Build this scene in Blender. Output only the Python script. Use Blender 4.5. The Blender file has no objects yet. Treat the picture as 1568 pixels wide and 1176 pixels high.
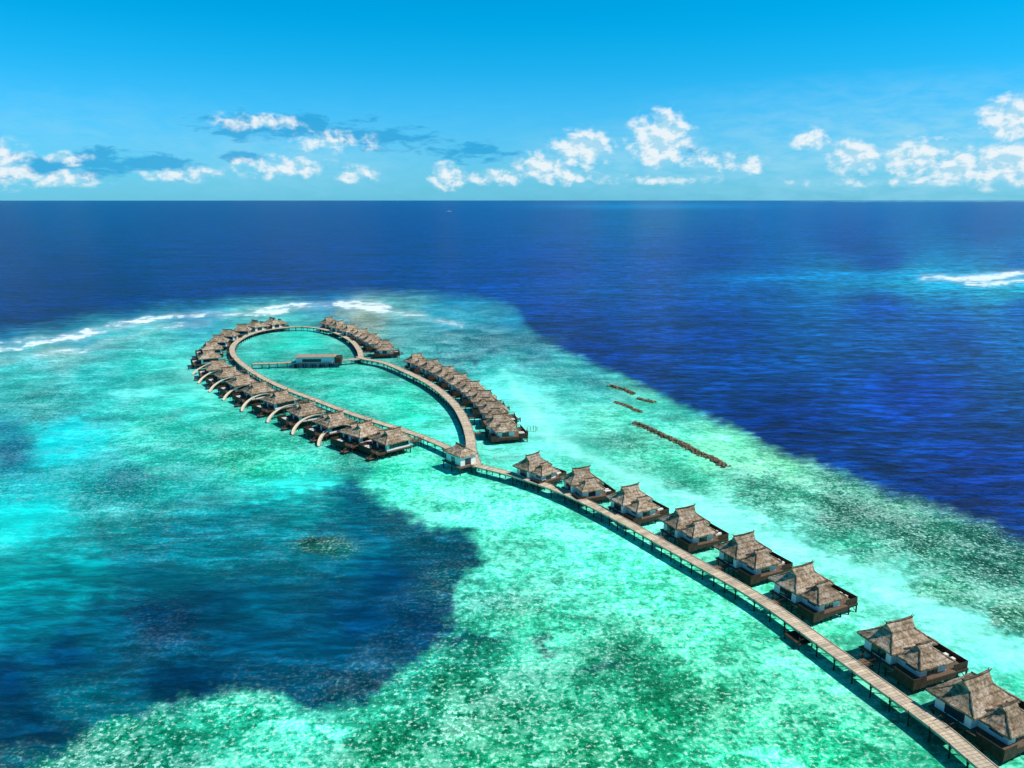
import bpy, math, random
import numpy as np
from mathutils import Vector, Matrix
random.seed(4); rng=np.random.default_rng(4)
scene=bpy.context.scene
# ------------------------------------------------------------------ image pixels to ground
H=75.0; F=1184.0; CU=784.0; CV=588.0
P=math.atan(282/1184.0); SP=math.sin(P); CP=math.cos(P)
def pixel_to_plane(u,v,z=0.0):
    """image pixel cast through the camera -> metres on the horizontal plane at height z"""
    vv=(v-CV)/F; d=(H-z)/(SP+vv*CP)
    return Vector(((u-CU)/F*d, d*(CP-vv*SP), z))
def lin(c): 
    c=np.asarray(c,float)/255.0
    return np.where(c<=0.04045,c/12.92,((c+0.055)/1.055)**2.4)
# ------------------------------------------------------------------ camera
cam=bpy.data.cameras.new("camera"); cam.lens=36*F/1568; cam.sensor_width=36
cam.clip_start=0.5; cam.clip_end=300000
camo=bpy.data.objects.new("camera",cam); scene.collection.objects.link(camo)
camo.location=(0,0,H); camo.rotation_euler=(math.pi/2-P,0,0); scene.camera=camo
scene.view_settings.view_transform='Standard'; scene.view_settings.look='None'; scene.view_settings.exposure=0
# ------------------------------------------------------------------ sun
SEL=math.radians(53); SAZ=math.radians(100)
tosun=Vector((math.cos(SEL)*math.sin(SAZ),math.cos(SEL)*math.cos(SAZ),math.sin(SEL)))
sl=bpy.data.lights.new("sun",'SUN'); sl.energy=5.0; sl.angle=math.radians(0.5); sl.color=(1,0.96,0.89)
so=bpy.data.objects.new("sun",sl); scene.collection.objects.link(so)
so.rotation_euler=tosun.to_track_quat('Z','Y').to_euler(); so.location=(100,0,200)
# ------------------------------------------------------------------ node helper
class NT:
    def __init__(s,tree): s.t=tree; s.n=tree.nodes; s.l=tree.links
    def set(s,node,key,val):
        if val is None: return
        if isinstance(val,bpy.types.NodeSocket): s.l.new(val,node.inputs[key])
        else: node.inputs[key].default_value=val
    def math(s,op,a,b=None,c=None,clamp=False):
        n=s.n.new('ShaderNodeMath'); n.operation=op; n.use_clamp=clamp
        s.set(n,0,a); s.set(n,1,b); s.set(n,2,c); return n.outputs[0]
    def vmath(s,op,a,b=None,c=None):
        n=s.n.new('ShaderNodeVectorMath'); n.operation=op
        s.set(n,0,a); s.set(n,1,b); s.set(n,2,c)
        return n.outputs['Value'] if op in('LENGTH','DISTANCE','DOT_PRODUCT') else n.outputs[0]
    def noise(s,vec,scale,detail=4,rough=0.55,dist=0.0):
        n=s.n.new('ShaderNodeTexNoise'); s.set(n,'Vector',vec); n.inputs['Scale'].default_value=scale
        n.inputs['Detail'].default_value=detail; n.inputs['Roughness'].default_value=rough; n.inputs['Distortion'].default_value=dist
        return n.outputs['Fac']
    def smooth(s,x,a,b,lo=0.0,hi=1.0):
        n=s.n.new('ShaderNodeMapRange'); n.interpolation_type='SMOOTHSTEP'
        s.set(n,0,x); s.set(n,1,a); s.set(n,2,b); s.set(n,3,lo); s.set(n,4,hi); return n.outputs[0]
    def mix(s,f,a,b,mode='MIX'):
        n=s.n.new('ShaderNodeMix'); n.data_type='RGBA'; n.blend_type=mode
        s.set(n,0,f); s.set(n,6,a); s.set(n,7,b); return n.outputs[2]
    def scalevec(s,vec,sc,rot=(0,0,0)):
        n=s.n.new('ShaderNodeMapping'); s.set(n,0,vec); n.inputs['Scale'].default_value=sc; n.inputs['Rotation'].default_value=rot
        return n.outputs[0]
    def comb(s,x,y,z=0.0):
        n=s.n.new('ShaderNodeCombineXYZ'); s.set(n,0,x); s.set(n,1,y); s.set(n,2,z); return n.outputs[0]
def newmat(name):
    m=bpy.data.materials.new(name); m.use_nodes=True; t=NT(m.node_tree)
    b=m.node_tree.nodes['Principled BSDF']; return m,t,b
# ------------------------------------------------------------------ world
w=bpy.data.worlds.new("World"); scene.world=w; w.use_nodes=True
T=NT(w.node_tree); bg=w.node_tree.nodes['Background']
sky=T.n.new('ShaderNodeTexSky'); sky.sky_type='NISHITA'; sky.sun_disc=False
sky.sun_elevation=SEL; sky.sun_rotation=SAZ; sky.altitude=0; sky.air_density=1.0; sky.dust_density=0.3; sky.ozone_density=2.0
BGS=0.1
tc=T.n.new('ShaderNodeTexCoord').outputs['Generated']
dirv=T.vmath('NORMALIZE',tc)
sx=T.n.new('ShaderNodeSeparateXYZ'); T.l.new(dirv,sx.inputs[0])
az=T.math('ARCTAN2',sx.outputs[0],sx.outputs[1]); el=T.math('ARCSINE',sx.outputs[2])
ae=T.comb(az,el)
def azel(u,v):
    X=(u-CU)/F; yc=(CV-v)/F; Y=CP+SP*yc; Z=-SP+CP*yc
    return math.atan2(X,Y), math.atan2(Z,math.hypot(X,Y))
def blobs(lst):
    acc=None
    for (u,v,su,sv,wt) in lst:
        a,e=azel(u,v); ia=F/su*0.97; ie=F/sv*0.97
        q=T.vmath('MULTIPLY_ADD',ae,(ia,ie,0),(-a*ia,-e*ie,0))
        L=T.vmath('LENGTH',q); d=T.math('MULTIPLY_ADD',L,-wt,wt)
        acc=d if acc is None else T.math('MAXIMUM',acc,d)
    return T.math('MAXIMUM',acc,0.0)
white=[(1012,212,60,50,1.35),(892,228,60,36,1.15),(832,254,58,28,1.1),(868,270,60,18,.9),(685,270,36,26,1.15),
(765,272,66,16,.95),(1240,212,34,20,1.1),(1155,252,26,18,1.0),(1312,240,50,32,.95),(1405,242,58,38,1.0),
(1472,256,58,28,1.1),(1540,252,80,38,1.15),(1555,182,52,38,1.25),(1090,250,75,28,.6),(545,266,44,20,.8),(430,256,100,22,.8),
(390,187,90,17,.8),(510,216,85,22,.7),(85,274,85,15,.9),(-5,250,55,38,1.15),(105,243,38,12,.85),(280,266,70,15,.8),
(980,276,140,11,.5),(1380,279,250,10,.5),(-200,250,150,30,.8),(1750,240,160,40,.8)]
blue=[(440,194,180,28,1.0),(585,212,110,28,.95),(190,250,150,28,.95),(720,232,120,22,.9),(60,254,130,22,.95),(390,242,80,14,.75),(1060,240,120,30,.35)]
veil=[(1400,235,440,95,1.1),(1000,245,260,60,.9),(440,240,260,60,.75),(1400,150,400,40,.4),(100,200,300,60,.3)]
nv=T.scalevec(ae,(50,72,1))
n1=T.noise(nv,1.0,8,0.58,.2); n1b=T.noise(T.vmath('ADD',nv,(0.22,0.45,0)),1.0,4,0.56)
bw=blobs(white); bb=blobs(blue); bv=blobs(veil)
dw=T.math('MULTIPLY_ADD',T.math('SUBTRACT',n1,0.5),2.0,bw); aw=T.smooth(dw,0.12,0.80)
aw=T.math('MULTIPLY',aw,T.smooth(bw,0.0,0.3))
n2=T.noise(T.scalevec(ae,(26,85,1)),1.0,7,0.62,.3)
db=T.math('MULTIPLY_ADD',T.math('SUBTRACT',n2,0.5),2.8,bb); ab=T.math('MULTIPLY',T.smooth(db,0.25,0.75),T.smooth(bb,0.02,0.2))
shade=T.smooth(T.math('SUBTRACT',n1,n1b),-0.12,0.10)
skyc=T.mix(1.0,sky.outputs[0],T.mix(T.smooth(el,0.0,0.22),(0.22,0.90,1.55,1),(0.0,1.08,1.50,1)),'MULTIPLY')
skyc=T.mix(1.0,skyc,T.mix(T.smooth(el,0.25,0.8),(1,1,1,1),(.9,.55,.50,1)),'MULTIPLY')  # added tint: unseen upper sky darkened to cut blue ambient light
k=1/BGS
hz=T.math('MULTIPLY',T.smooth(el,0.16,0.0),T.smooth(n2,0.3,0.75,0.5,1.0))
skyc=T.mix(T.math('MULTIPLY',hz,0.6),skyc,(0.17*k,0.60*k,0.87*k,1))
vl=T.math('MULTIPLY',bv,T.smooth(n2,.3,.7,.25,1.1))
skyc=T.mix(T.math('MULTIPLY',vl,0.62),skyc,(0.38*k,0.73*k,0.91*k,1))
skyc=T.mix(T.math('MULTIPLY',ab,0.72),skyc,(0.012*k,0.35*k,0.70*k,1))
cc=T.mix(shade,(0.42*k,0.72*k,0.89*k,1),(0.88*k,0.94*k,0.97*k,1))
skyc=T.mix(T.math('MULTIPLY',aw,0.9),skyc,cc)
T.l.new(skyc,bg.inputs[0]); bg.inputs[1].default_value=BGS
# ------------------------------------------------------------------ numpy noise
def vnoise(x,y,seed=0):
    xi=np.floor(x).astype(np.int64); yi=np.floor(y).astype(np.int64); fx=x-xi; fy=y-yi
    fx=fx*fx*(3-2*fx); fy=fy*fy*(3-2*fy)
    def h(a,b):
        n=(a*374761393+b*668265263+seed*974634777)&0xffffffff
        n=((n^(n>>13))*1274126177)&0xffffffff; n=n^(n>>16)
        return (n&0xffff)/65535.0
    return (h(xi,yi)*(1-fx)+h(xi+1,yi)*fx)*(1-fy)+(h(xi,yi+1)*(1-fx)+h(xi+1,yi+1)*fx)*fy
def fbm(x,y,seed=0,o=5):
    s=0;a=0.5;t=0
    for i in range(o): s=s+a*vnoise(x*2**i,y*2**i,seed+i*7); t+=a; a*=0.55
    return s/t
# ------------------------------------------------------------------ sea sheet
angs=np.concatenate([np.radians(np.linspace(-180,-44,35)),np.linspace(math.radians(-43.5),math.radians(43.5),720),np.radians(np.linspace(44,180,35))])[:-1]
vs=np.concatenate([306.35+np.array([0,.15,.4,.8,1.3,2.]),np.arange(309.5,1330,2.0)])
Ys=[]
for v in vs:
    vv=(v-CV)/F; d=H/max(SP+vv*CP,0.0008); Ys.append(d*(CP-vv*SP))
Ys=np.array(Ys+[55,40,25,10]); Ys=np.sort(Ys)[::-1]
A,R=np.meshgrid(angs,Ys)
X=R*np.sin(A); Y=R*np.cos(A)
Xf=X.ravel(); Yf=Y.ravel(); nv_=len(Xf)
nr,nc=A.shape
co=np.zeros((nv_+1,3),np.float32); co[:nv_,0]=Xf; co[:nv_,1]=Yf
ii,jj=np.meshgrid(np.arange(nr-1),np.arange(nc),indexing='ij'); j2=(jj+1)%nc
quads=np.stack([ii*nc+jj,ii*nc+j2,(ii+1)*nc+j2,(ii+1)*nc+jj],-1).reshape(-1,4)[:,::-1]
tris=np.array([[ (nr-1)*nc+j,nv_,(nr-1)*nc+(j+1)%nc] for j in range(nc)])
Yc=np.maximum(Yf,45.0); fwd=Yc*CP+H*SP
U=np.clip(CU+F*Xf/fwd,-900,2500); V=CV-F*(Yc*SP-H*CP)/fwd
# domain warp so that every boundary is ragged
wa=np.clip((V-300)/300,0.12,1.3)
WU=U+ (fbm(U/70,V/45,1)-.5)*70*wa + (fbm(U/14,V/9,3,4)-.5)*28*wa
WV=V+ (fbm(U/80,V/45,2)-.5)*42*wa + (fbm(U/14,V/9,5,4)-.5)*20*wa
def idw(S,u,v,p=2.2):
    S=np.array(S,float); num=np.zeros((len(u),4)); den=np.zeros(len(u))
    cols=np.concatenate([lin(S[:,2:5]),S[:,5:6]],1)
    for s,c in zip(S,cols):
        d=((u-s[0])/1.6)**2+(v-s[1])**2; wt=1/(d+60)**(p/2+0.4)
        num+=wt[:,None]*c; den+=wt
    return num/den[:,None]
def sdf(poly,u,v):
    p=np.array(poly,float); n=len(p); d=np.full(len(u),1e18); ins=np.zeros(len(u),bool)
    for i in range(n):
        a=p[i]; b=p[(i+1)%n]; e=b-a; wx=u-a[0]; wy=v-a[1]
        t=np.clip((wx*e[0]+wy*e[1])/(e@e),0,1); d=np.minimum(d,(wx-t*e[0])**2+(wy-t*e[1])**2)
        c=((a[1]>v)!=(b[1]>v))&(u<(b[0]-a[0])*(v-a[1])/(b[1]-a[1]+1e-9)+a[0]); ins^=c
    d=np.sqrt(d); return np.where(ins,d,-d)
def lined(pl,u,v):
    p=np.array(pl,float); d=np.full(len(u),1e18)
    for i in range(len(p)-1):
        a=p[i]; b=p[i+1]; e=b-a; wx=u-a[0]; wy=v-a[1]
        t=np.clip((wx*e[0]+wy*e[1])/(e@e),0,1); d=np.minimum(d,((wx-t*e[0])*.6)**2+(wy-t*e[1])**2)
    return np.sqrt(d)
sst=lambda x: (lambda t:t*t*(3-2*t))(np.clip(x,0,1))
shallow=[(50,560,60,170,165,.5),(100,548,95,160,150,.5),(150,580,0,180,168,.4),(60,620,25,145,135,.5),(300,590,90,220,195,.2),(40,585,20,165,152,.4),(220,560,20,180,160,.4),
(100,670,0,188,188,.1),(20,690,0,105,128,.2),(250,660,20,180,155,.55),(180,745,0,138,138,.4),(380,700,20,185,148,.6),(60,795,10,205,200,.05),(0,740,0,148,150,.3),
(300,760,10,178,165,.3),(440,760,30,198,180,.2),(600,720,40,200,160,.6),(560,700,15,140,120,.5),(650,750,65,215,175,.6),(700,790,85,235,195,.7),(800,800,80,235,190,.75),
(450,530,20,185,158,.2),(500,580,20,180,152,.5),(620,620,25,195,158,.4),(450,562,0,148,125,.5),(700,475,0,130,145,.4),(620,482,70,150,145,.4),(560,486,130,145,120,.5),
(700,535,20,120,122,.8),(760,565,30,165,158,.5),(745,520,30,115,125,.7),(780,600,90,225,205,.2),(810,625,120,235,215,.1),(850,665,110,230,210,.1),(880,600,55,180,165,.4),(925,640,80,205,170,.5),
(1000,620,50,180,155,.4),(1100,690,110,215,165,.4),(1050,735,50,180,140,.7),(1000,700,60,190,150,.7),(900,700,75,218,182,.3),(1000,745,110,235,205,.2),(1100,788,130,240,215,.1),
(1200,832,130,240,220,.1),(1180,745,55,145,115,.95),(1300,775,50,130,100,1),(1400,830,45,120,92,1),(1300,845,55,185,145,.8),(1500,860,28,98,78,1),(1450,905,55,155,115,.95),
(1545,935,45,115,83,1),(1350,900,130,240,215,.2),(1450,950,125,235,212,.2),(1530,1000,110,232,210,.2),(1560,1060,60,200,160,.5),(900,850,80,235,190,.7),(850,900,95,238,198,.7),(1000,900,80,230,180,.8),(800,950,60,218,168,.7),
(1000,1000,50,205,152,.9),(1100,1000,80,233,180,.8),(1200,1040,80,233,183,.8),(950,1000,10,135,96,.7),(1200,1100,60,220,162,.9),(1000,1100,20,155,106,.95),(1300,1150,42,212,152,.9),
(700,1060,20,150,108,.95),(800,1100,15,142,98,.95),(600,1150,15,142,98,.95),(400,1120,30,165,130,.9),(200,1150,10,133,102,.9),(760,1150,20,150,103,.95),(1100,1060,40,182,126,.9),
(900,1150,15,133,88,.95),(1400,1170,50,200,150,.6),(500,1110,60,195,160,.9),(640,1040,40,175,145,.8),(720,1000,20,145,116,.8),(760,860,80,228,188,.6),(740,920,58,210,175,.8),
(100,512,0,118,138,.1),(300,480,0,118,148,.1),(500,462,0,108,148,.1),(700,462,0,118,152,.1),(0,520,0,108,138,.1),(200,470,0,98,138,.1),(400,490,60,170,160,.4),(230,520,60,165,155,.5),(780,490,0,115,142,.2),
(820,540,10,112,124,.5),(900,575,20,140,138,.5),(1000,605,60,178,150,.4),(1200,705,105,195,145,.6),(1350,765,65,140,108,1),(350,640,30,188,160,.5),(280,620,40,198,176,.3),(1230,930,58,208,162,.7),(1130,860,58,212,167,.5)]
pool=[(600,880,0,72,122,.0),(550,950,0,66,116,0),(400,900,0,92,130,0),(300,850,0,120,145,.1),(250,950,0,58,98,.1),(100,900,0,128,148,0),(0,880,0,150,165,0),(100,1000,0,68,110,0),
(30,960,0,115,145,0),(0,1050,0,58,105,0),(300,1045,0,55,92,0),(450,1045,0,72,105,.1),(500,980,0,78,120,0),(700,880,0,85,105,.2),(640,960,0,60,95,.1),
(550,775,0,88,112,.1),(400,800,0,125,145,.1),(200,800,0,115,130,.2),(150,1080,0,95,120,.1),(50,1110,0,58,95,0),(30,1160,0,85,105,.2),(430,860,0,110,135,.1),(520,1070,0,70,95,.2),
(250,880,0,105,135,0),(380,980,0,75,115,0),(180,960,0,80,110,0),(560,830,0,90,130,0),(450,780,0,140,155,.1),(100,860,0,140,155,0),(620,820,0,85,110,.1),(330,920,0,65,100,0)]
ocean=[(100,320,0,50,115,0),(800,318,0,55,130,0),(400,400,0,33,112,0),(100,430,0,26,98,0),(800,420,0,48,140,0),(1100,500,0,46,135,0),(900,530,0,38,118,0),(1400,600,0,50,150,0),
(1300,370,0,48,135,0),(1500,720,0,42,125,0),(1200,640,0,36,115,0),(1000,445,0,60,145,0),(1450,510,0,70,158,0),(1500,340,0,65,138,0),(1000,316,0,80,140,0),(400,330,0,42,115,0),
(1400,428,0,135,175,.1),(1280,424,0,110,170,0),(1540,440,0,150,178,.1),(1150,430,0,75,155,0),(1568,412,0,85,160,0),(1568,475,0,85,165,0),(0,380,0,35,105,0),(600,360,0,38,120,0),(1100,395,0,45,132,0),(1350,402,0,50,140,0),(1350,470,0,62,152,0)]
edge=[(-900,640),(-300,560),(0,508),(80,496),(150,480),(250,470),(350,462),(450,455),(550,449),(650,450),(730,455),(785,468),(802,490),(822,515),(870,540),(930,565),(990,590),(1060,630),(1130,662),
(1200,694),(1290,727),(1370,757),(1450,785),(1568,832),(1900,960),(2600,1250),(2600,4000),(-1500,4000),(-1500,900)]
poolp=[(505,735),(560,728),(595,765),(640,790),(690,815),(720,845),(726,880),(712,930),(700,965),(665,990),(640,1015),(600,1045),(560,1070),(520,1085),(480,1090),(430,1072),(390,1062),(340,1070),
(280,1085),(200,1100),(140,1125),(90,1150),(40,1176),(-50,1230),(-1200,1300),(-1200,850),(0,850),(60,835),(150,815),(210,795),(300,772),(380,758),(450,748)]
cs=idw(shallow,WU,WV); cp=idw(pool,WU,WV); cq=idw(ocean,U,V)
g_=lambda u,v,su,sv:np.exp(-(((U-u)/su)**2+((V-v)/sv)**2))
cq[:,:3]*=np.array([1,.80,.76])
for (u,v,su,sv,col,kk) in [(1450,430,170,13,(0,150,185),.85),(1250,425,150,9,(0,110,170),.5),(1568,436,120,14,(0,160,185),.6),(1000,316,160,4,(0,120,175),.5),(950,445,180,12,(0,80,155),.25)]:
    g=np.clip(1.2*g_(u,v,su,sv),0,1)[:,None]*kk; cq=cq*(1-g)+np.append(lin(col),0)*g
cp[:,:3]*=np.array([1,.84,.70])
cs[:,3]=np.clip(cs[:,3]*1.05+.08,0,1)
# darker drifts of turf and paler sand drifts over the flats (10-60 m)
dr=fbm(Xf/34+9,Yf/34,21,5); dr2=fbm(Xf/11,Yf/11+5,31,4)
kk_=np.clip(1.03+ (dr-.5)*1.2+(dr2-.5)*.85,.5,1.5)[:,None]
cs[:,:3]*=kk_
# sand strip swept along the ocean side of the villas
sd_=lined([(775,575),(800,610),(830,650),(880,690),(950,728),(1050,765),(1150,808),(1260,858),(1370,912),(1450,948),(1540,995),(1680,1070)],WU*.6+U*.4,WV*.6+V*.4)
sw=6+10*np.clip((V-600)/350,0,1)
sk=(np.exp(-(sd_/sw)**2)*.85)[:,None]
cs=cs*(1-sk)+np.append(lin((140,243,220)),.08)*sk
se=sdf(edge,WU*.4+U*.6,WV*.4+V*.6)
soft=np.where(U<800,10+7*np.clip((800-U)/400,0,1),8.0+7*np.clip((V-560)/250,0,1))
me=sst((se+soft*.9)/(2.1*soft))[:,None]
sp=sdf(poolp,WU,WV)
sg=lambda x:1/(1+np.exp(-x))
psoft=17+32*sg((880-V)/50)*sg((470-U)/60)
mp=sst((sp+psoft)/(2*psoft))[:,None]
C=cs*(1-mp)+cp*mp
C=cq*(1-me)+C*me
def spot(u,v,su,sv,col,k,m=None):
    global C
    g=np.clip(1.25*np.exp(-(((WU-u)/su)**2+((WV-v)/sv)**2)),0,1)[:,None]*k
    c=np.append(lin(col),0.5 if m is None else m)
    C=C*(1-g)+c*g
for s in [(930,1020,34,9,(5,85,75),.9),(840,992,22,7,(10,95,80),.9),(740,985,45,10,(5,75,75),.85),(970,970,25,12,(15,130,95),.5),(700,985,30,12,(0,75,85),.8),
          (500,838,70,22,(0,108,120),.65,0),(495,838,44,14,(8,88,72),.9,.5),(485,832,18,6,(4,50,42),.8,.3),
          (260,950,50,20,(0,44,70),.5,0),(210,604,38,4,(110,228,215),.8,.0),(180,603,30,3,(110,228,215),.6,0),(300,572,22,9,(125,230,215),.8,0),(320,598,40,6,(110,225,210),.5,0),(480,737,60,16,(20,185,175),.5,0),
          (530,760,25,25,(0,85,105),.6,0),(20,800,60,14,(10,215,205),.5,0),(455,738,50,10,(50,215,195),.6,0),(775,580,22,12,(100,225,210),.5,0),(610,640,30,8,(60,220,190),.4,.1),(500,660,40,6,(70,220,190),.3,.1),
          (1290,850,20,5,(20,110,100),.7),(1250,838,14,4,(20,120,100),.6),(190,735,45,10,(0,100,110),.6,.2),(10,690,30,14,(0,80,100),.6,.2),(130,640,60,6,(0,120,120),.5),(680,770,18,9,(10,120,100),.5),(720,548,30,6,(12,70,85),.8),
          (820,520,40,8,(5,80,100),.5),(250,735,20,8,(0,110,115),.5,.2),(215,800,22,9,(0,100,110),.5,.2),(100,1000,90,16,(0,50,85),.4,0),(300,1050,90,18,(0,42,72),.5,0),(640,960,30,28,(0,48,80),.5,0),
          (690,850,30,12,(0,75,95),.5,.1),(1480,815,40,8,(35,95,80),.6,1),(1380,800,50,10,(40,100,80),.5,1),(1540,870,40,14,(30,85,66),.6,1),(560,484,45,4,(135,140,110),.6,.6),(400,720,70,5,(5,130,110),.3,.7),(330,690,60,5,(5,130,110),.25,.7)]:
    spot(*s)
foam=np.zeros(nv_)
brk=np.clip((fbm(U/38,V/14,77,4)-.5)*2.4+1.05,.72,1.3)
for pl,wd,k in [([(-300,590),(0,543),(60,528),(130,513),(200,498),(260,487),(330,481),(400,476),(470,472),(520,469),(580,472),(620,478),(655,484)],5.0,1.0),
                ([(-200,553),(30,524),(120,509),(190,495),(230,487)],4.0,.9),([(380,471),(470,466),(540,464),(600,469)],3.5,.9),([(1415,425),(1480,427),(1568,420),(1700,418)],5.5,1.15),([(1480,434),(1568,432)],4,.9),
                ([(590,478),(640,485),(700,494)],4.,.6),([(0,557),(80,545),(160,528),(240,505),(320,494)],6,.62)]:
    d=lined(pl,U*.4+WU*.6,V*.4+WV*.6); foam=np.maximum(foam,k*np.exp(-(d/wd)**2)*brk)
me_=me[:,0]
mask=np.stack([np.clip(C[:,3],0,1),foam,1-me_*0.8*(1-mp[:,0]*0.4),np.zeros(nv_)],1)
mesh=bpy.data.meshes.new("sea_surface")
mesh.vertices.add(nv_+1); mesh.vertices.foreach_set('co',co.ravel())
nq=len(quads); nt=len(tris)
li=np.concatenate([quads.ravel(),tris.ravel()]).astype(np.int32)
mesh.loops.add(len(li)); mesh.loops.foreach_set('vertex_index',li)
mesh.polygons.add(nq+nt); st=np.concatenate([np.arange(nq)*4,nq*4+np.arange(nt)*3]).astype(np.int32)
mesh.polygons.foreach_set('loop_start',st)
mesh.update(calc_edges=True); mesh.validate()
def addattr(name,arr):
    a=mesh.attributes.new(name,'FLOAT_COLOR','POINT')
    f=np.ones((nv_+1,4),np.float32); f[:nv_,:arr.shape[1]]=arr; f[nv_]=f[nv_-1]
    a.data.foreach_set('color',f.ravel())
addattr("seabed",C[:,:3]); addattr("water",mask)
sea=bpy.data.objects.new("sea_water",mesh); scene.collection.objects.link(sea)
if mesh.polygons[100].normal.z<0: mesh.flip_normals()
m,t,b=newmat("sea_water")
def attr(name):
    n=t.n.new('ShaderNodeAttribute'); n.attribute_name=name; return n.outputs['Color']
ac=attr("seabed"); am=attr("water")
sm=t.n.new('ShaderNodeSeparateColor'); t.l.new(am,sm.inputs[0]); mot,fo,rip=sm.outputs
oc=t.n.new('ShaderNodeTexCoord').outputs['Object']
# coral mottling at three sizes
na=t.noise(oc,.50,5,.66,.5); nb=t.noise(oc,.07,4,.62,.4); nc_=t.noise(oc,1.35,3,.66)
v1=t.math('MULTIPLY_ADD',t.math('SUBTRACT',nb,.5),.65,na)
dark=t.math('MULTIPLY',t.smooth(v1,.49,.41),mot)
lite=t.math('MULTIPLY',t.smooth(v1,.515,.59),mot)
c1=t.mix(t.math('MULTIPLY',dark,.85),ac,t.mix(1.0,ac,(.20,.42,.36,1),'MULTIPLY'))
c1=t.mix(t.math('MULTIPLY',lite,.85),c1,t.mix(1.0,t.mix(1.0,ac,(1.8,1.38,1.5,1),'MULTIPLY'),(.10,.06,.08,1),'ADD'))
spk=t.math('MULTIPLY',t.smooth(t.math('MULTIPLY_ADD',nb,.25,nc_),.67,.73),mot)
c1=t.mix(t.math('MULTIPLY',spk,.65),c1,(.48,.84,.68,1))
dsp=t.math('MULTIPLY',t.smooth(t.math('MULTIPLY_ADD',nb,.2,nc_),.535,.465),mot)
c1=t.mix(t.math('MULTIPLY',dsp,.70),c1,t.mix(1.0,c1,(.18,.36,.31,1),'MULTIPLY'))
# ripples: near chop, mid chop, far swell
r1=t.noise(t.scalevec(oc,(.07,.20,1),(0,0,math.radians(8))),1.0,6,.74,.5)
r3=t.noise(t.scalevec(oc,(.16,.55,1),(0,0,math.radians(-5))),1.0,3,.6,.6)
r4=t.noise(t.scalevec(oc,(.014,.05,1),(0,0,math.radians(5))),1.0,4,.7,.4)
r2=t.noise(t.scalevec(oc,(.005,.016,1),(0,0,math.radians(-6))),1.0,3,.6,.3)
rf=t.math('MULTIPLY',t.smooth(r1,.40,.62,.45,1.7),t.smooth(r3,.38,.62,.6,1.45))
rf=t.math('MULTIPLY',rf,t.smooth(r4,.38,.62,.68,1.38)); rf=t.math('MULTIPLY',rf,t.smooth(r2,.3,.7,.8,1.22))
one=t.math('MULTIPLY_ADD',t.math('SUBTRACT',rf,1.0),rip,1.0)
c1=t.mix(1.0,c1,t.comb(one,one,one),'MULTIPLY')  # light and dark wave faces are multiplied into the base colour
# foam & whitecaps
nf=t.noise(t.scalevec(oc,(.05,.10,1)),1.0,6,.75,.5)
ff=t.math('MULTIPLY',t.smooth(t.math('MULTIPLY_ADD',fo,.36,nf),.70,.92),t.smooth(fo,.05,.4))
ff=t.math('MAXIMUM',ff,t.math('MULTIPLY',fo,.24))
ncap=t.noise(t.scalevec(oc,(.14,.4,1)),1.0,3,.6); cap=t.math('MULTIPLY',t.smooth(ncap,.74,.79),rip)
ff=t.math('MAXIMUM',ff,t.math('MULTIPLY',cap,.6))
c1=t.mix(ff,c1,(.80,.84,.82,1))
t.l.new(c1,b.inputs['Base Color'])
b.inputs['Roughness'].default_value=.28; b.inputs['IOR'].default_value=1.33; b.inputs['Specular IOR Level'].default_value=.06
rb=t.noise(t.scalevec(oc,(.5,1.3,1),(0,0,math.radians(8))),1.0,3,.6)
hgt=t.math('ADD',t.math('MULTIPLY',t.math('ADD',t.math('MULTIPLY',r1,1.9),t.math('MULTIPLY',r3,.6)),rip),t.math('MULTIPLY',rb,.25))
bp=t.n.new('ShaderNodeBump'); bp.inputs['Strength'].default_value=.75; bp.inputs['Distance'].default_value=1.0; t.l.new(hgt,bp.inputs['Height']); t.l.new(bp.outputs[0],b.inputs['Normal'])
mesh.materials.append(m)
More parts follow.
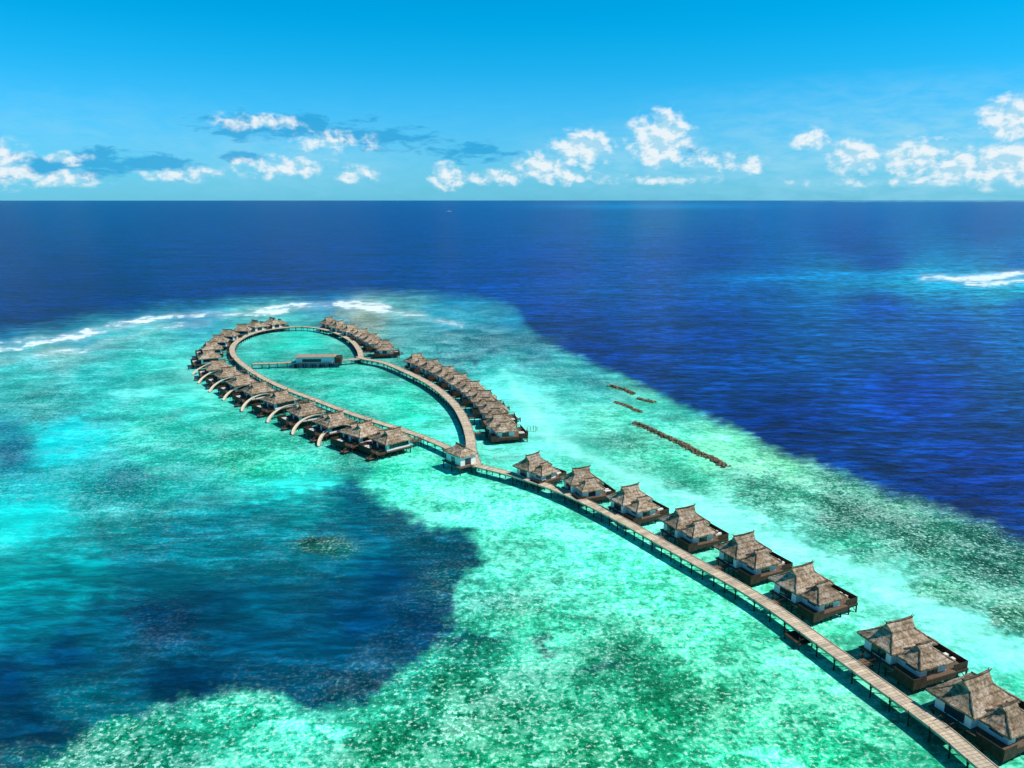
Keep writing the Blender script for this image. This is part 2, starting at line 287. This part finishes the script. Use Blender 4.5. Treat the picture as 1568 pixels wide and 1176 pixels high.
# ------------------------------------------------------------------ materials
def objc(t): return t.n.new('ShaderNodeTexCoord').outputs['Object']
def simple(name,col,var=.3,scale=2.0,rough=.8,bump=0,stretch=(1,1,1)):
    m,t,b=newmat(name); o=objc(t); n=t.noise(t.scalevec(o,stretch),scale,5,.65)
    lo=tuple(c*(1-var) for c in col)+(1,); hi=tuple(min(1,c*(1+var)) for c in col)+(1,)
    t.l.new(t.mix(t.smooth(n,.3,.7),lo,hi),b.inputs['Base Color']); b.inputs['Roughness'].default_value=rough
    b.inputs['Specular IOR Level'].default_value=.2
    if bump:
        bp=t.n.new('ShaderNodeBump'); bp.inputs['Strength'].default_value=.8; bp.inputs['Distance'].default_value=bump; t.l.new(n,bp.inputs['Height']); t.l.new(bp.outputs[0],b.inputs['Normal'])
    return m
def thatchmat(name,col):
    m,t,b=newmat(name); o=objc(t)
    oi=t.n.new('ShaderNodeObjectInfo').outputs['Random']
    o2=t.vmath('ADD',o,t.comb(t.math('MULTIPLY',oi,50.0),0.0,0.0))
    n=t.noise(t.scalevec(o2,(2.2,2.2,.9)),1.0,7,.75); n2=t.noise(o2,.5,4,.6)
    sx=t.n.new('ShaderNodeSeparateXYZ'); t.l.new(o,sx.inputs[0])
    course=t.math('FRACT',t.math('MULTIPLY_ADD',n,.6,t.math('MULTIPLY',sx.outputs[2],1.5)))
    k=t.math('MULTIPLY',t.smooth(n,.34,.66,.5,1.5),t.smooth(n2,.35,.65,.65,1.3)); k=t.math('MULTIPLY',k,t.smooth(course,0,.4,.65,1.1))
    k=t.math('MULTIPLY',k,t.math('MULTIPLY_ADD',oi,.35,.82))
    base=t.mix(t.smooth(n2,.4,.65),col+(1,),(col[0]*.88,col[1]*.98,col[2]*1.15,1))
    c=t.mix(1.0,base,t.comb(k,k,k),'MULTIPLY'); t.l.new(c,b.inputs['Base Color']); b.inputs['Roughness'].default_value=.95; b.inputs['Specular IOR Level'].default_value=.03
    bp=t.n.new('ShaderNodeBump'); bp.inputs['Strength'].default_value=.8; bp.inputs['Distance'].default_value=.2; t.l.new(t.math('ADD',n,t.math('MULTIPLY',course,.3)),bp.inputs['Height']); t.l.new(bp.outputs[0],b.inputs['Normal'])
    return m
thatch=thatchmat("palm_thatch",(.33,.235,.155)); ridgem=thatchmat("ridge_thatch",(.15,.105,.07))
whitew=simple("white_render",(.78,.76,.72),.06,1.5); timber=simple("dark_timber",(.055,.034,.022),.45,3,.7,0,(1,1,.4))
deckw=simple("weathered_deck",(.14,.09,.058),.35,2,.8,0,(1,6,1)); pale=simple("bleached_board",(.46,.38,.28),.15,2)
pile=simple("pile_wood",(.042,.03,.022),.4,3); creamm=simple("slide_fibreglass",(.58,.50,.38),.06,1,.35)
rockm=simple("breakwater_rock",(.17,.12,.075),.55,1.2,.95,.2)
gm,gt,gb=newmat("window_glass"); gb.inputs['Base Color'].default_value=(.02,.04,.05,1); gb.inputs['Roughness'].default_value=.08
def plankmat(name,col):
    m,t,b=newmat(name); uvn=t.n.new('ShaderNodeUVMap'); sx=t.n.new('ShaderNodeSeparateXYZ'); t.l.new(uvn.outputs[0],sx.inputs[0])
    q=t.math('MULTIPLY',sx.outputs[0],1/.6); fl=t.math('FLOOR',q); fr=t.math('FRACT',q)
    wn=t.n.new('ShaderNodeTexWhiteNoise'); wn.noise_dimensions='1D'; t.l.new(fl,wn.inputs['W'])
    n=t.noise(t.scalevec(uvn.outputs[0],(.5,2,1)),1.0,5,.6)
    gap=t.smooth(t.math('ABSOLUTE',t.math('SUBTRACT',fr,.5)),.40,.47,1.0,.45)
    k=t.math('MULTIPLY',t.math('MULTIPLY_ADD',wn.outputs[0],.4,.75),gap); k=t.math('MULTIPLY',k,t.smooth(n,.3,.7,.75,1.2))
    t.l.new(t.mix(1.0,col+(1,),t.comb(k,k,k),'MULTIPLY'),b.inputs['Base Color']); b.inputs['Roughness'].default_value=.85; b.inputs['Specular IOR Level'].default_value=.1
    return m
plank=plankmat("walkway_planks",(.58,.46,.33))
# ------------------------------------------------------------------ mesh builder
class MB:
    def __init__(s): s.v=[]; s.f=[]; s.m=[]
    def add(s,vs,fs,mi=0):
        o=len(s.v); s.v+= [tuple(v) for v in vs]; s.f+=[tuple(i+o for i in f) for f in fs]; s.m+=[mi]*len(fs)
    def box(s,x0,x1,y0,y1,z0,z1,mi=0):
        s.add([(x0,y0,z0),(x1,y0,z0),(x1,y1,z0),(x0,y1,z0),(x0,y0,z1),(x1,y0,z1),(x1,y1,z1),(x0,y1,z1)],
              [(3,2,1,0),(4,5,6,7),(0,1,5,4),(1,2,6,5),(2,3,7,6),(3,0,4,7)],mi)
    def cyl(s,p,q,r0,r1=None,n=8,mi=0):
        r1=r0 if r1 is None else r1; p=Vector(p); q=Vector(q); d=(q-p).normalized()
        a=d.orthogonal().normalized(); c=d.cross(a); vs=[]
        for k in range(n):
            th=2*math.pi*k/n; e=a*math.cos(th)+c*math.sin(th); vs+= [p+e*r0,q+e*r1]
        fs=[(2*k,2*((k+1)%n),2*((k+1)%n)+1,2*k+1) for k in range(n)]+[tuple(2*k for k in range(n))[::-1],tuple(2*k+1 for k in range(n))]
        s.add(vs,fs,mi)
    def mesh(s,name,mats,smooth=False):
        me=bpy.data.meshes.new(name); me.from_pydata(s.v,[],s.f); 
        for mm in mats: me.materials.append(mm)
        me.polygons.foreach_set('material_index',s.m)
        if smooth: me.polygons.foreach_set('use_smooth',[True]*len(s.f))
        me.update(); return me
def child(name,me,parent,loc=None):
    o=bpy.data.objects.new(name,me); scene.collection.objects.link(o); o.parent=parent
    if loc: o.location=loc
    return o
def empty(name,loc=(0,0,0),rz=0,sc=1):
    e=bpy.data.objects.new(name,None); e.empty_display_size=1; scene.collection.objects.link(e); e.location=loc; e.rotation_euler=(0,0,rz)
    e.scale=(sc,)*3 if not isinstance(sc,tuple) else sc; return e
def dutch_roof(mb,x0,x1,y0,y1,ze,zb,zr,inset,flare=.25,over=.7,rise=.5,seed=0,horn=1.0):
    """hipped thatch with slightly concave skirt, gablets and ridge along x"""
    r=random.Random(seed); rings=[]; cx=(x0+x1)/2; cy=(y0+y1)/2
    N=5; M=8
    for k in range(N+1):
        f=k/N; ins=inset*f; z=ze+(zb-ze)*(f**(1+flare)); ring=[]
        X0,X1,Y0,Y1=x0+ins,x1-ins,y0+ins,y1-ins
        if Y0>Y1-.6: Y0,Y1=cy-.3,cy+.3
        for a in range(M): ring.append((X0+(X1-X0)*a/M,Y0))
        for a in range(M): ring.append((X1,Y0+(Y1-Y0)*a/M))
        for a in range(M): ring.append((X1-(X1-X0)*a/M,Y1))
        for a in range(M): ring.append((X0,Y1-(Y1-Y0)*a/M))
        rings.append([(x+r.uniform(-.09,.09),y+r.uniform(-.09,.09),z+r.uniform(-.09,.09)) for x,y in ring])
        last=(X0,X1,Y0,Y1)
    n=4*M; vs=[(x,y,z-.3) for x,y,z in rings[0]]
    for rg in rings: vs+=rg
    fs=[]
    for k in range(N+1):
        for i in range(n):
            j=(i+1)%n; fs.append((k*n+i,k*n+j,(k+1)*n+j,(k+1)*n+i))
    fs.append(tuple(range(n))[::-1]); mb.add(vs,fs,0)
    X0,X1,Y0,Y1=last; zb2=zb-.2; ov=.25
    A=[(X0-over*.3,Y0-ov,zb2),(X1+over*.3,Y0-ov,zb2),(X1+over*.3,Y1+ov,zb2),(X0-over*.3,Y1+ov,zb2),(X0-over,cy,zr+rise),(X1+over,cy,zr+rise),((X0+X1)/2,cy,zr)]
    mb.add(A,[(0,1,5,6,4),(2,3,4,6,5),(1,2,5),(3,0,4),(3,2,1,0)],0)
    for sgn,xa in((-1,X0-over),(1,X1+over)):
        for q in(-1,1): mb.cyl((xa-sgn*.5,cy+q*.05,zr+rise-.3),(xa+sgn*.25,cy-q*.2,zr+rise+.4*horn),.1,.05,6,1)
    mb.cyl((X0-over,cy,zr+rise+.04),((X0+X1)/2,cy,zr+.06),.18,.18,6,1); mb.cyl((X1+over,cy,zr+rise+.04),((X0+X1)/2,cy,zr+.06),.18,.18,6,1)
    for (a,b_) in(((x0,y0),(X0,Y0)),((x1,y0),(X1,Y0)),((x1,y1),(X1,Y1)),((x0,y1),(X0,Y1))):
        mb.cyl((a[0],a[1],ze+.02),((a[0]+b_[0])/2,(a[1]+b_[1])/2,ze+(zb-ze)*.5**(1+flare)+.02),.14,.14,6,0)
        mb.cyl(((a[0]+b_[0])/2,(a[1]+b_[1])/2,ze+(zb-ze)*.5**(1+flare)+.02),(b_[0],b_[1],zb),.14,.14,6,0)
# ---- villa parts in metres (local: +x away from the walkway, -y the side of the lower wing)
DK=2.2
mb=MB(); dutch_roof(mb,-4.6,4.6,-.8,6.0,4.7,6.6,7.7,2.5,flare=.12,over=.5,rise=.18,seed=1); roofA=mb.mesh("main_roof",[thatch,ridgem])
mb=MB(); dutch_roof(mb,-3.2,3.6,-4.7,.9,4.1,5.7,6.3,2.3,flare=.1,over=.35,rise=.1,seed=2,horn=.6); roofB=mb.mesh("lower_roof",[thatch,ridgem])
mb=MB()
mb.box(-3.8,3.7,0,5.1,DK+.03,4.65,0); mb.box(-2.4,2.8,-4.0,0,DK+.03,4.15,0)
def openings(x0,x1,y0,y1,z0,z1,axis,face,n,mi=1):
    for k in range(n):
        if axis=='y':
            a=x0+(x1-x0)*k/n; b_=x0+(x1-x0)*(k+1)/n; mb.box(a+.08,b_-.08,face-.03,face+.03,z0,z1,1); mb.box(a-.06,a+.06,face-.06,face+.06,z0,z1,2)
        else:
            a=y0+(y1-y0)*k/n; b_=y0+(y1-y0)*(k+1)/n; mb.box(face-.03,face+.03,a+.08,b_-.08,z0,z1,1); mb.box(face-.06,face+.06,a-.06,a+.06,z0,z1,2)
openings(-.9,1.2,0,0,2.3,3.9,'y',-4.0,2); openings(-3.2,3,0,0,2.8,4.1,'y',5.1,4)
openings(0,0,-3.2,-1.4,2.3,3.9,'x',2.8,2); openings(0,0,1.0,4.4,2.3,4.2,'x',3.7,3); openings(0,0,1.0,3.8,2.4,4.1,'x',-3.8,2); openings(0,0,-3.2,-1.4,2.9,3.9,'x',-2.4,1)
walls=mb.mesh("walls_and_windows",[whitew,gm,timber])
mb=MB()
mb.box(-4.4,4.0,-4.8,5.6,DK-.2,DK,0); mb.box(4.02,7.0,-4.2,5.0,DK-.25,DK-.05,0)
mb.box(6.9,7.02,-4.2,2.2,1.2,3.0,1); mb.box(4.1,6.9,-4.3,-4.2,1.2,3.0,1); mb.box(-4.5,-2.0,-4.9,-4.8,1.1,2.9,1); mb.box(-4.5,-4.4,-4.8,-1.2,1.1,2.9,1)
mb.box(-2.0,4.0,-4.9,-4.8,1.3,2.1,1)
for k in range(10): mb.box(6.92,6.99,2.3+.27*k,2.37+.27*k,DK-.05,3.0,1)
mb.box(6.9,7.02,2.2,5.0,3.0,3.07,1); mb.box(4.1,6.9,4.92,5.0,3.0,3.07,1)
for k in range(9): mb.box(4.2+k*.3,4.27+k*.3,4.93,4.99,DK-.05,3.0,1)
mb.box(7.03,9.0,2.6,4.4,.7,.85,0)
for k in range(5): mb.box(7.03+.3*k,7.33+.3*k,3.0,3.9,1.85-.23*k,1.9-.23*k,0)
mb.box(4.8,6.5,-2.6,-2.0,DK-.04,2.5,2); mb.box(4.8,6.5,-1.4,-.8,DK-.04,2.5,2)
for y in(-4.5,0.2,5.2): mb.box(-4.3,6.8,y-.1,y+.1,1.6,1.93,1)
deckM=mb.mesh("deck_and_terrace",[deckw,timber,whitew])
mb=MB()
for x in(-4,-1.8,.5,2.8,4.8,6.7):
    for y in(-4.4,-2,.5,3,5): mb.cyl((x,y,-2),(x,y,1.95),.14,.14,6)
    mb.cyl((x,-4.4,.2),(x,-2,1.7),.07,.07,5); mb.cyl((x,5,.2),(x,3,1.7),.07,.07,5)
for y in(2.8,4.2): mb.cyl((8.9,y,-2),(8.9,y,1.3),.12,.12,6)
stilts=mb.mesh("stilts",[pile])
# slide
mb=MB(); pts=[Vector(p) for p in[(-1.2,-5.4,5.0),(-1.0,-7.4,4.85),(.4,-9.2,4.5),(2.8,-9.9,3.9),(5.3,-9.6,2.9),(7.4,-8.5,1.8),(8.9,-7.0,.6)]]
def crom(P_,n=6):
    out=[]; 
    for i in range(len(P_)-1):
        p0=P_[max(i-1,0)];p1=P_[i];p2=P_[i+1];p3=P_[min(i+2,len(P_)-1)]
        for k in range(n):
            t_=k/n; out.append(.5*((2*p1)+(p2-p0)*t_+(2*p0-5*p1+4*p2-p3)*t_*t_+(3*p1-p0-3*p2+p3)*t_**3))
    out.append(P_[-1]); return out
sp_=crom(pts); K=7; vs_=[]
for i,p in enumerate(sp_):
    tg=(sp_[min(i+1,len(sp_)-1)]-sp_[max(i-1,0)]); tg.z=0; tg.normalize(); sd=Vector((tg.y,-tg.x,0))
    for rr in(.5,.58):
        for k in range(K):
            th=math.pi*k/(K-1); vs_.append(p+sd*math.cos(th)*rr-Vector((0,0,1))*math.sin(th)*rr*.8)
fs_=[]
for i in range(len(sp_)-1):
    o=i*2*K; q=o+2*K
    for k in range(K-1): fs_.append((o+k,o+k+1,q+k+1,q+k)); fs_.append((o+K+k+1,o+K+k,q+K+k,q+K+k+1))
    fs_.append((o,q,q+K,o+K)); fs_.append((o+K-1,o+2*K-1,q+2*K-1,q+K-1))
mb.add(vs_,fs_)
for i in(9,17,25,32): p=sp_[i]; mb.cyl((p.x,p.y,-2),(p.x,p.y,p.z-.45),.1,.1,7,1)
mb.box(-2.0,.2,-6.3,-4.95,4.2,4.32,1)
for x,y in((-1.9,-6.2),(.1,-6.2),(-1.9,-5.05),(.1,-5.05)): mb.cyl((x,y,-2),(x,y,5.2),.09,.09,6,1)
for k in range(8): mb.box(-4.1+.27*k,-3.8+.27*k,-6.1,-5.2,2.2+.27*k,2.27+.27*k,1)
slideM=mb.mesh("water_slide",[creamm,timber])
# ------------------------------------------------------------------ walkways
DZ=2.3
def ribbon(name,pixels,width=2.7,dz=0.0,posts=True):  # path points are image pixels, projected to deck height
    P_=[pixel_to_plane(u,v,DZ) for u,v in pixels]; C_=crom(P_,14)
    out=[C_[0]]; acc=0
    for a,b_ in zip(C_[:-1],C_[1:]):
        L=(b_-a).length; acc+=L
        if acc>=1.5: out.append(b_); acc=0
    if (out[-1]-C_[-1]).length>.3: out.append(C_[-1])
    e=empty(name); n=len(out); verts=[];faces=[];s=0;ss=[]
    sides=[]
    for i,p in enumerate(out):
        tg=(out[min(i+1,n-1)]-out[max(i-1,0)]).normalized(); sd=Vector((tg.y,-tg.x,0)); sides.append((p,tg,sd))
        if i: s+=(p-out[i-1]).length
        ss.append(s)
        for o,z in((-width/2,DZ+dz),(width/2,DZ+dz)): verts.append(p+sd*o+Vector((0,0,z-DZ)))
    for i in range(n-1): faces.append((2*i,2*i+1,2*i+3,2*i+2))
    me=bpy.data.meshes.new("deck_boards"); me.from_pydata(verts,[],faces); uvl=me.uv_layers.new(name="UVMap")
    for pl in me.polygons:
        for li_ in pl.loop_indices:
            vi=me.loops[li_].vertex_index; uvl.data[li_].uv=(ss[vi//2],(vi%2)*width)
    me.materials.append(plank)
    if me.polygons[0].normal.z<0: me.flip_normals()
    child("deck_boards",me,e)
    mb=MB()
    def strip(o0,o1,z0,z1,mi):
        vs=[];fs=[]
        for p,tg,sd in sides:
            for o,z in((o0,z0),(o1,z0),(o1,z1),(o0,z1)): vs.append((p.x+sd.x*o,p.y+sd.y*o,z))
        for i in range(n-1):
            a=4*i;b_=a+4
            for k in range(4): fs.append((a+k,a+(k+1)%4,b_+(k+1)%4,b_+k))
        fs+= [(0,1,2,3),(4*n-1,4*n-2,4*n-3,4*n-4)]
        mb.add(vs,fs,mi)
    w2=width/2
    strip(-w2+.002,w2-.002,DZ+dz-.14,DZ+dz-.006,1); strip(-w2-.14,-w2,DZ-.3+dz,DZ+.1+dz,0); strip(w2,w2+.14,DZ-.3+dz,DZ+.1+dz,0)
    strip(-.9,-.65,DZ-.5,DZ-.15,1); strip(.65,.9,DZ-.5,DZ-.15,1)
    child("edge_beams",mb.mesh("edge_beams",[pale,pile]),e)
    mb=MB(); last=-9
    for i,(p,tg,sd) in enumerate(sides):
        if ss[i]-last>=2.8:
            last=ss[i]
            for o in(-w2-.05,w2+.05):
                q=p+sd*o; mb.cyl((q.x,q.y,-2),(q.x,q.y,DZ-.3),.13,.13,6)
                q=p+sd*(o*1.18); mb.cyl((q.x,q.y,DZ-.5),(q.x,q.y,DZ+.28),.06,.06,5)
            a=p-sd*(w2*1.2); b_=p+sd*(w2*1.2); mb.cyl((a.x,a.y,DZ-.6),(b_.x,b_.y,DZ-.6),.11,.11,5)
    child("piles",mb.mesh("piles",[pile]),e)
    return out
main=ribbon("wooden_walkway",[(1640,1290),(1560,1215),(1500,1165),(1430,1107),(1330,1035),(1235,966),(1150,908),(1035,843),(940,790),(860,752),(790,728),(728,712)],2.5)
left=ribbon("wooden_walkway",[(722,704),(700,692),(660,674),(625,661),(590,650),(540,634),(490,615),(440,596),(400,577),(372,558),(357,542),(358,528),(375,515),(402,506),(440,501),(475,501),(510,508),(537,521),(550,536),(553,549)],2.4,.02)
right=ribbon("wooden_walkway",[(548,546),(560,550),(590,556),(630,573),(665,592),(695,618),(712,645),(720,670),(722,690),(730,712)],2.8,.04)
cross=ribbon("wooden_walkway",[(386,557),(420,556),(455,554),(500,553),(553,549)],2.2,-.02)
allpts=main+left+right
# ------------------------------------------------------------------ villas
def villa(u,v,sc=1.0,slide=False,zp=4.6,jit=0,path=None):
    c=pixel_to_plane(u,v,zp); c.z=0
    path=path or allpts
    q=min(path,key=lambda p:(p.x-c.x)**2+(p.y-c.y)**2); d=Vector((c.x-q.x,c.y-q.y,0)); L=d.length; d.normalize()
    e=empty("thatched_water_villa",c,math.atan2(d.y,d.x)+jit,(sc,sc,1))
    child("main_roof",roofA,e); child("lower_roof",roofB,e); child("walls_and_windows",walls,e); child("deck_and_terrace",deckM,e); child("stilts",stilts,e)
    if slide: child("water_slide",slideM,e)
    g=L/sc-4.4-1.3/sc
    if g>.5:
        mb=MB(); mb.box(-4.45-g,-4.42,1.2,2.8,2.02,2.18,0)
        mb.box(-4.45-g,-4.52,1.1,1.2,2.95,3.03,1); mb.box(-4.45-g,-4.52,2.8,2.9,2.95,3.03,1)
        k=0
        while k<g:
            for y in(1.15,2.85): mb.cyl((-4.6-k,y,-2),(-4.6-k,y,3.0),.08,.08,5,1)
            k+=1.8
        child("entry_bridge",mb.mesh("entry_bridge",[deckw,pile]),e)
    return e
for u,v,s in[(825,716,.95),(896,739,.96),(974,768,.98),(1059,804,1.0),(1151,848,1.02),(1243,899,1.04),(1395,990,1.07),(1519,1082,1.1)]:
    villa(u,v,s,path=main,jit=random.uniform(-.09,.09))
for u,v in[(642,554),(665,564),(688,575),(707,587),(725,599),(742,614),(757,631),(769,652)]:
    villa(u,v,1.05,path=right,jit=random.uniform(-.1,.1))
for u,v in[(508,495),(524,501),(541,507),(557,514),(572,522),(588,532)]: villa(u,v,1.05,path=left[len(left)//2:]+right[:6],jit=random.uniform(-.1,.1))
for u,v in[(424,494),(397,498),(372,504),(352,512),(336,521),(324,532),(319,545)]: villa(u,v,1.05,path=left,jit=random.uniform(-.1,.1))
for u,v in[(333,561),(348,572),(368,584),(392,596),(424,610),(465,628),(507,644),(550,659),(594,669)]:
    villa(u,v,1.1,slide=True,path=left,jit=random.uniform(-.06,.06))
# ------------------------------------------------------------------ hub pavilion
c=pixel_to_plane(706,708,2)
e=empty("thatched_arrival_pavilion",(c.x,c.y,0),math.radians(-52))
mb=MB(); dutch_roof(mb,-4.2,4.2,-3.2,3.2,5.2,6.6,7.2,2.3,flare=.1,seed=9,rise=.15,over=.4,horn=.6); child("roof",mb.mesh("roof",[thatch,ridgem]),e)
mb=MB(); mb.box(-3.6,3.6,-2.6,2.6,2.3,5.2,0); openings(-.9,.9,0,0,2.4,4.2,'y',-2.6,1); openings(0,0,-1,1,2.4,4.2,'x',3.6,1); child("walls",mb.mesh("walls",[whitew,gm,timber]),e)
mb=MB(); mb.box(-4.6,4.6,-3.6,3.6,2.0,2.28,0); 
for x in(-4.2,0,4.2):
    for y in(-3.2,3.2): mb.cyl((x,y,-2),(x,y,2),.18,.18,7,1)
child("platform",mb.mesh("platform",[deckw,pile]),e)
# central pavilion on the cross walkway
c=pixel_to_plane(487,551,3); e=empty("overwater_pavilion",(c.x,c.y,0),math.radians(4))
mb=MB(); mb.box(-11,11,-4.5,4.5,2.0,2.27,1); mb.box(-9.5,8,-3,3.2,2.3,5.0,0)
openings(-6.5,2,0,0,2.6,4.0,'y',-3,4); mb.box(8.02,10.8,-3.2,3.2,2.3,4.6,2)
child("walls",mb.mesh("walls",[whitew,gm,timber]),e)
mb=MB(); vs=[(-10.0,-3.6,5.0),(8.4,-3.6,5.0),(8.4,3.8,5.0),(-10.0,3.8,5.0),(-9,.1,5.6),(7.4,.1,5.6)]; mb.add(vs,[(0,1,5,4),(1,2,5),(2,3,4,5),(3,0,4),(3,2,1,0)])
child("roof",mb.mesh("roof",[simple("shingle",(.34,.25,.18),.3,1.5)]),e)
mb=MB()
for x in range(-10,11,4):
    for y in(-4,0,4): mb.cyl((x,y,-2),(x,y,2),.2,.2,7)
child("stilts",mb.mesh("stilts",[pile]),e)
# ------------------------------------------------------------------ breakwaters
import bmesh
def rocks(name,pixels,dens,wid,hs=1.0):  # rock line given in image pixels, projected to the sea plane
    P_=[pixel_to_plane(u,v,0) for u,v in pixels]; bm=bmesh.new()
    for a,b_ in zip(P_[:-1],P_[1:]):
        L=(b_-a).length; tg=(b_-a).normalized(); sd=Vector((tg.y,-tg.x,0))
        for k in range(int(L*dens)):
            o=max(-1.3,min(1.3,random.gauss(0,.6))); p=a+tg*random.uniform(0,L)+sd*o*wid; r=random.uniform(.25,.65)
            zz=(1-abs(o))*.7*hs-.1
            rt=bmesh.ops.create_icosphere(bm,subdivisions=1,radius=r)
            M=Matrix.Translation((p.x,p.y,zz))@Matrix.Rotation(random.uniform(0,6),4,'Z')@Matrix.Rotation(random.uniform(0,6),4,'X')@Matrix.Diagonal((random.uniform(.8,1.4),random.uniform(.7,1.1),random.uniform(.5,.9),1))
            for vv in rt['verts']: vv.co=M@(vv.co*random.uniform(.85,1.15))
    me=bpy.data.meshes.new(name); bm.to_mesh(me); bm.free(); me.materials.append(rockm)
    o=bpy.data.objects.new(name,me); scene.collection.objects.link(o)
rocks("rock_breakwater",[(971,648),(990,655),(1018,669),(1045,680),(1070,695),(1088,701),(1113,716)],10,1.5)
rocks("rock_breakwater",[(942,616),(955,620),(983,632)],7,1.1,.5)
rocks("rock_breakwater",[(934,591),(955,597),(972,604)],7,1.6,.8)
rocks("rock_breakwater",[(978,611),(1003,617)],7,1.6,.8)
mb=MB()
for k in range(16):
    p=pixel_to_plane(770+k*3.5+random.uniform(-2,2),672-abs(k-4)*1.2+random.uniform(-3,3)); mb.cyl((p.x,p.y,-1),(p.x,p.y,random.uniform(1.2,2.2)),.12,.12,6)
me=mb.mesh("mooring_posts",[pale]); o=bpy.data.objects.new("mooring_posts",me); scene.collection.objects.link(o)
c=pixel_to_plane(1222,984,0); e=empty("service_landing",c,math.radians(20)); mb=MB(); mb.box(-1.6,1.6,-2,2,.9,1.1,0)
for x in(-1.4,1.4):
    for y in(-1.8,1.8): mb.cyl((x,y,-2),(x,y,2.2),.13,.13,6,1)
mb.box(-1.5,1.5,-1.9,-1.8,1.8,1.9,1); child("platform",mb.mesh("platform",[timber,pile]),e)
# ------------------------------------------------------------------ distant boat
c=pixel_to_plane(687,324.5,0); e=empty("distant_ferry_boat",c,math.radians(5)); mb=MB()
L=17;hw=4; prof=[(-L,.8,3.0),(-L*.6,1,2.4),(0,1,2.2),(L*.6,.9,2.8),(L,.05,4.8)]; vs=[];fs=[]
for x,wf,zt in prof: vs+=[(x,-hw*wf,zt),(x*.92,-hw*wf*.6,-.5),(x*.92,hw*wf*.6,-.5),(x,hw*wf,zt)]
for i in range(4):
    a=4*i;b_=a+4
    for k in range(4): fs.append((a+k,a+(k+1)%4,b_+(k+1)%4,b_+k))
fs+=[(0,1,2,3),(16,17,18,19)]; mb.add(vs,fs,1); mb.box(-12,7,-3,3,2.4,5.2,1); mb.box(-13,8,-3.4,3.4,5.2,5.5,1); mb.box(1,6,-2.2,2.2,5.5,7.8,1); mb.cyl((2,0,7.8),(2,0,12),.2,.1,6,1)
child("hull_and_cabin",mb.mesh("hull_and_cabin",[timber,whitew]),e)
# distant atoll
mb=MB(); D=30000; pts=[]
for k in range(161):
    u=1200+ (1750-1200)*k/160; x=(u-CU)/F*D; hgt=max(0.0,30*float(fbm(np.array([k/6.0]),np.array([.5]),11)[0])*1.9-14)*min(1,k/25)+2
    pts.append((x,hgt))
vs=[];fs=[]
for x,hh in pts: vs+=[(x,D,-1),(x,D+40,hh*.8),(x,D+150,hh),(x,D+500,-1)]
for i in range(160):
    a=4*i
    for k in range(3): fs.append((a+k,a+4+k,a+5+k,a+1+k))
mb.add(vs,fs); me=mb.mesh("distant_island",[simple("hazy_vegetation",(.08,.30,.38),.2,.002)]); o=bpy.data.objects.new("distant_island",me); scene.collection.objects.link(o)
print("done",nv_)
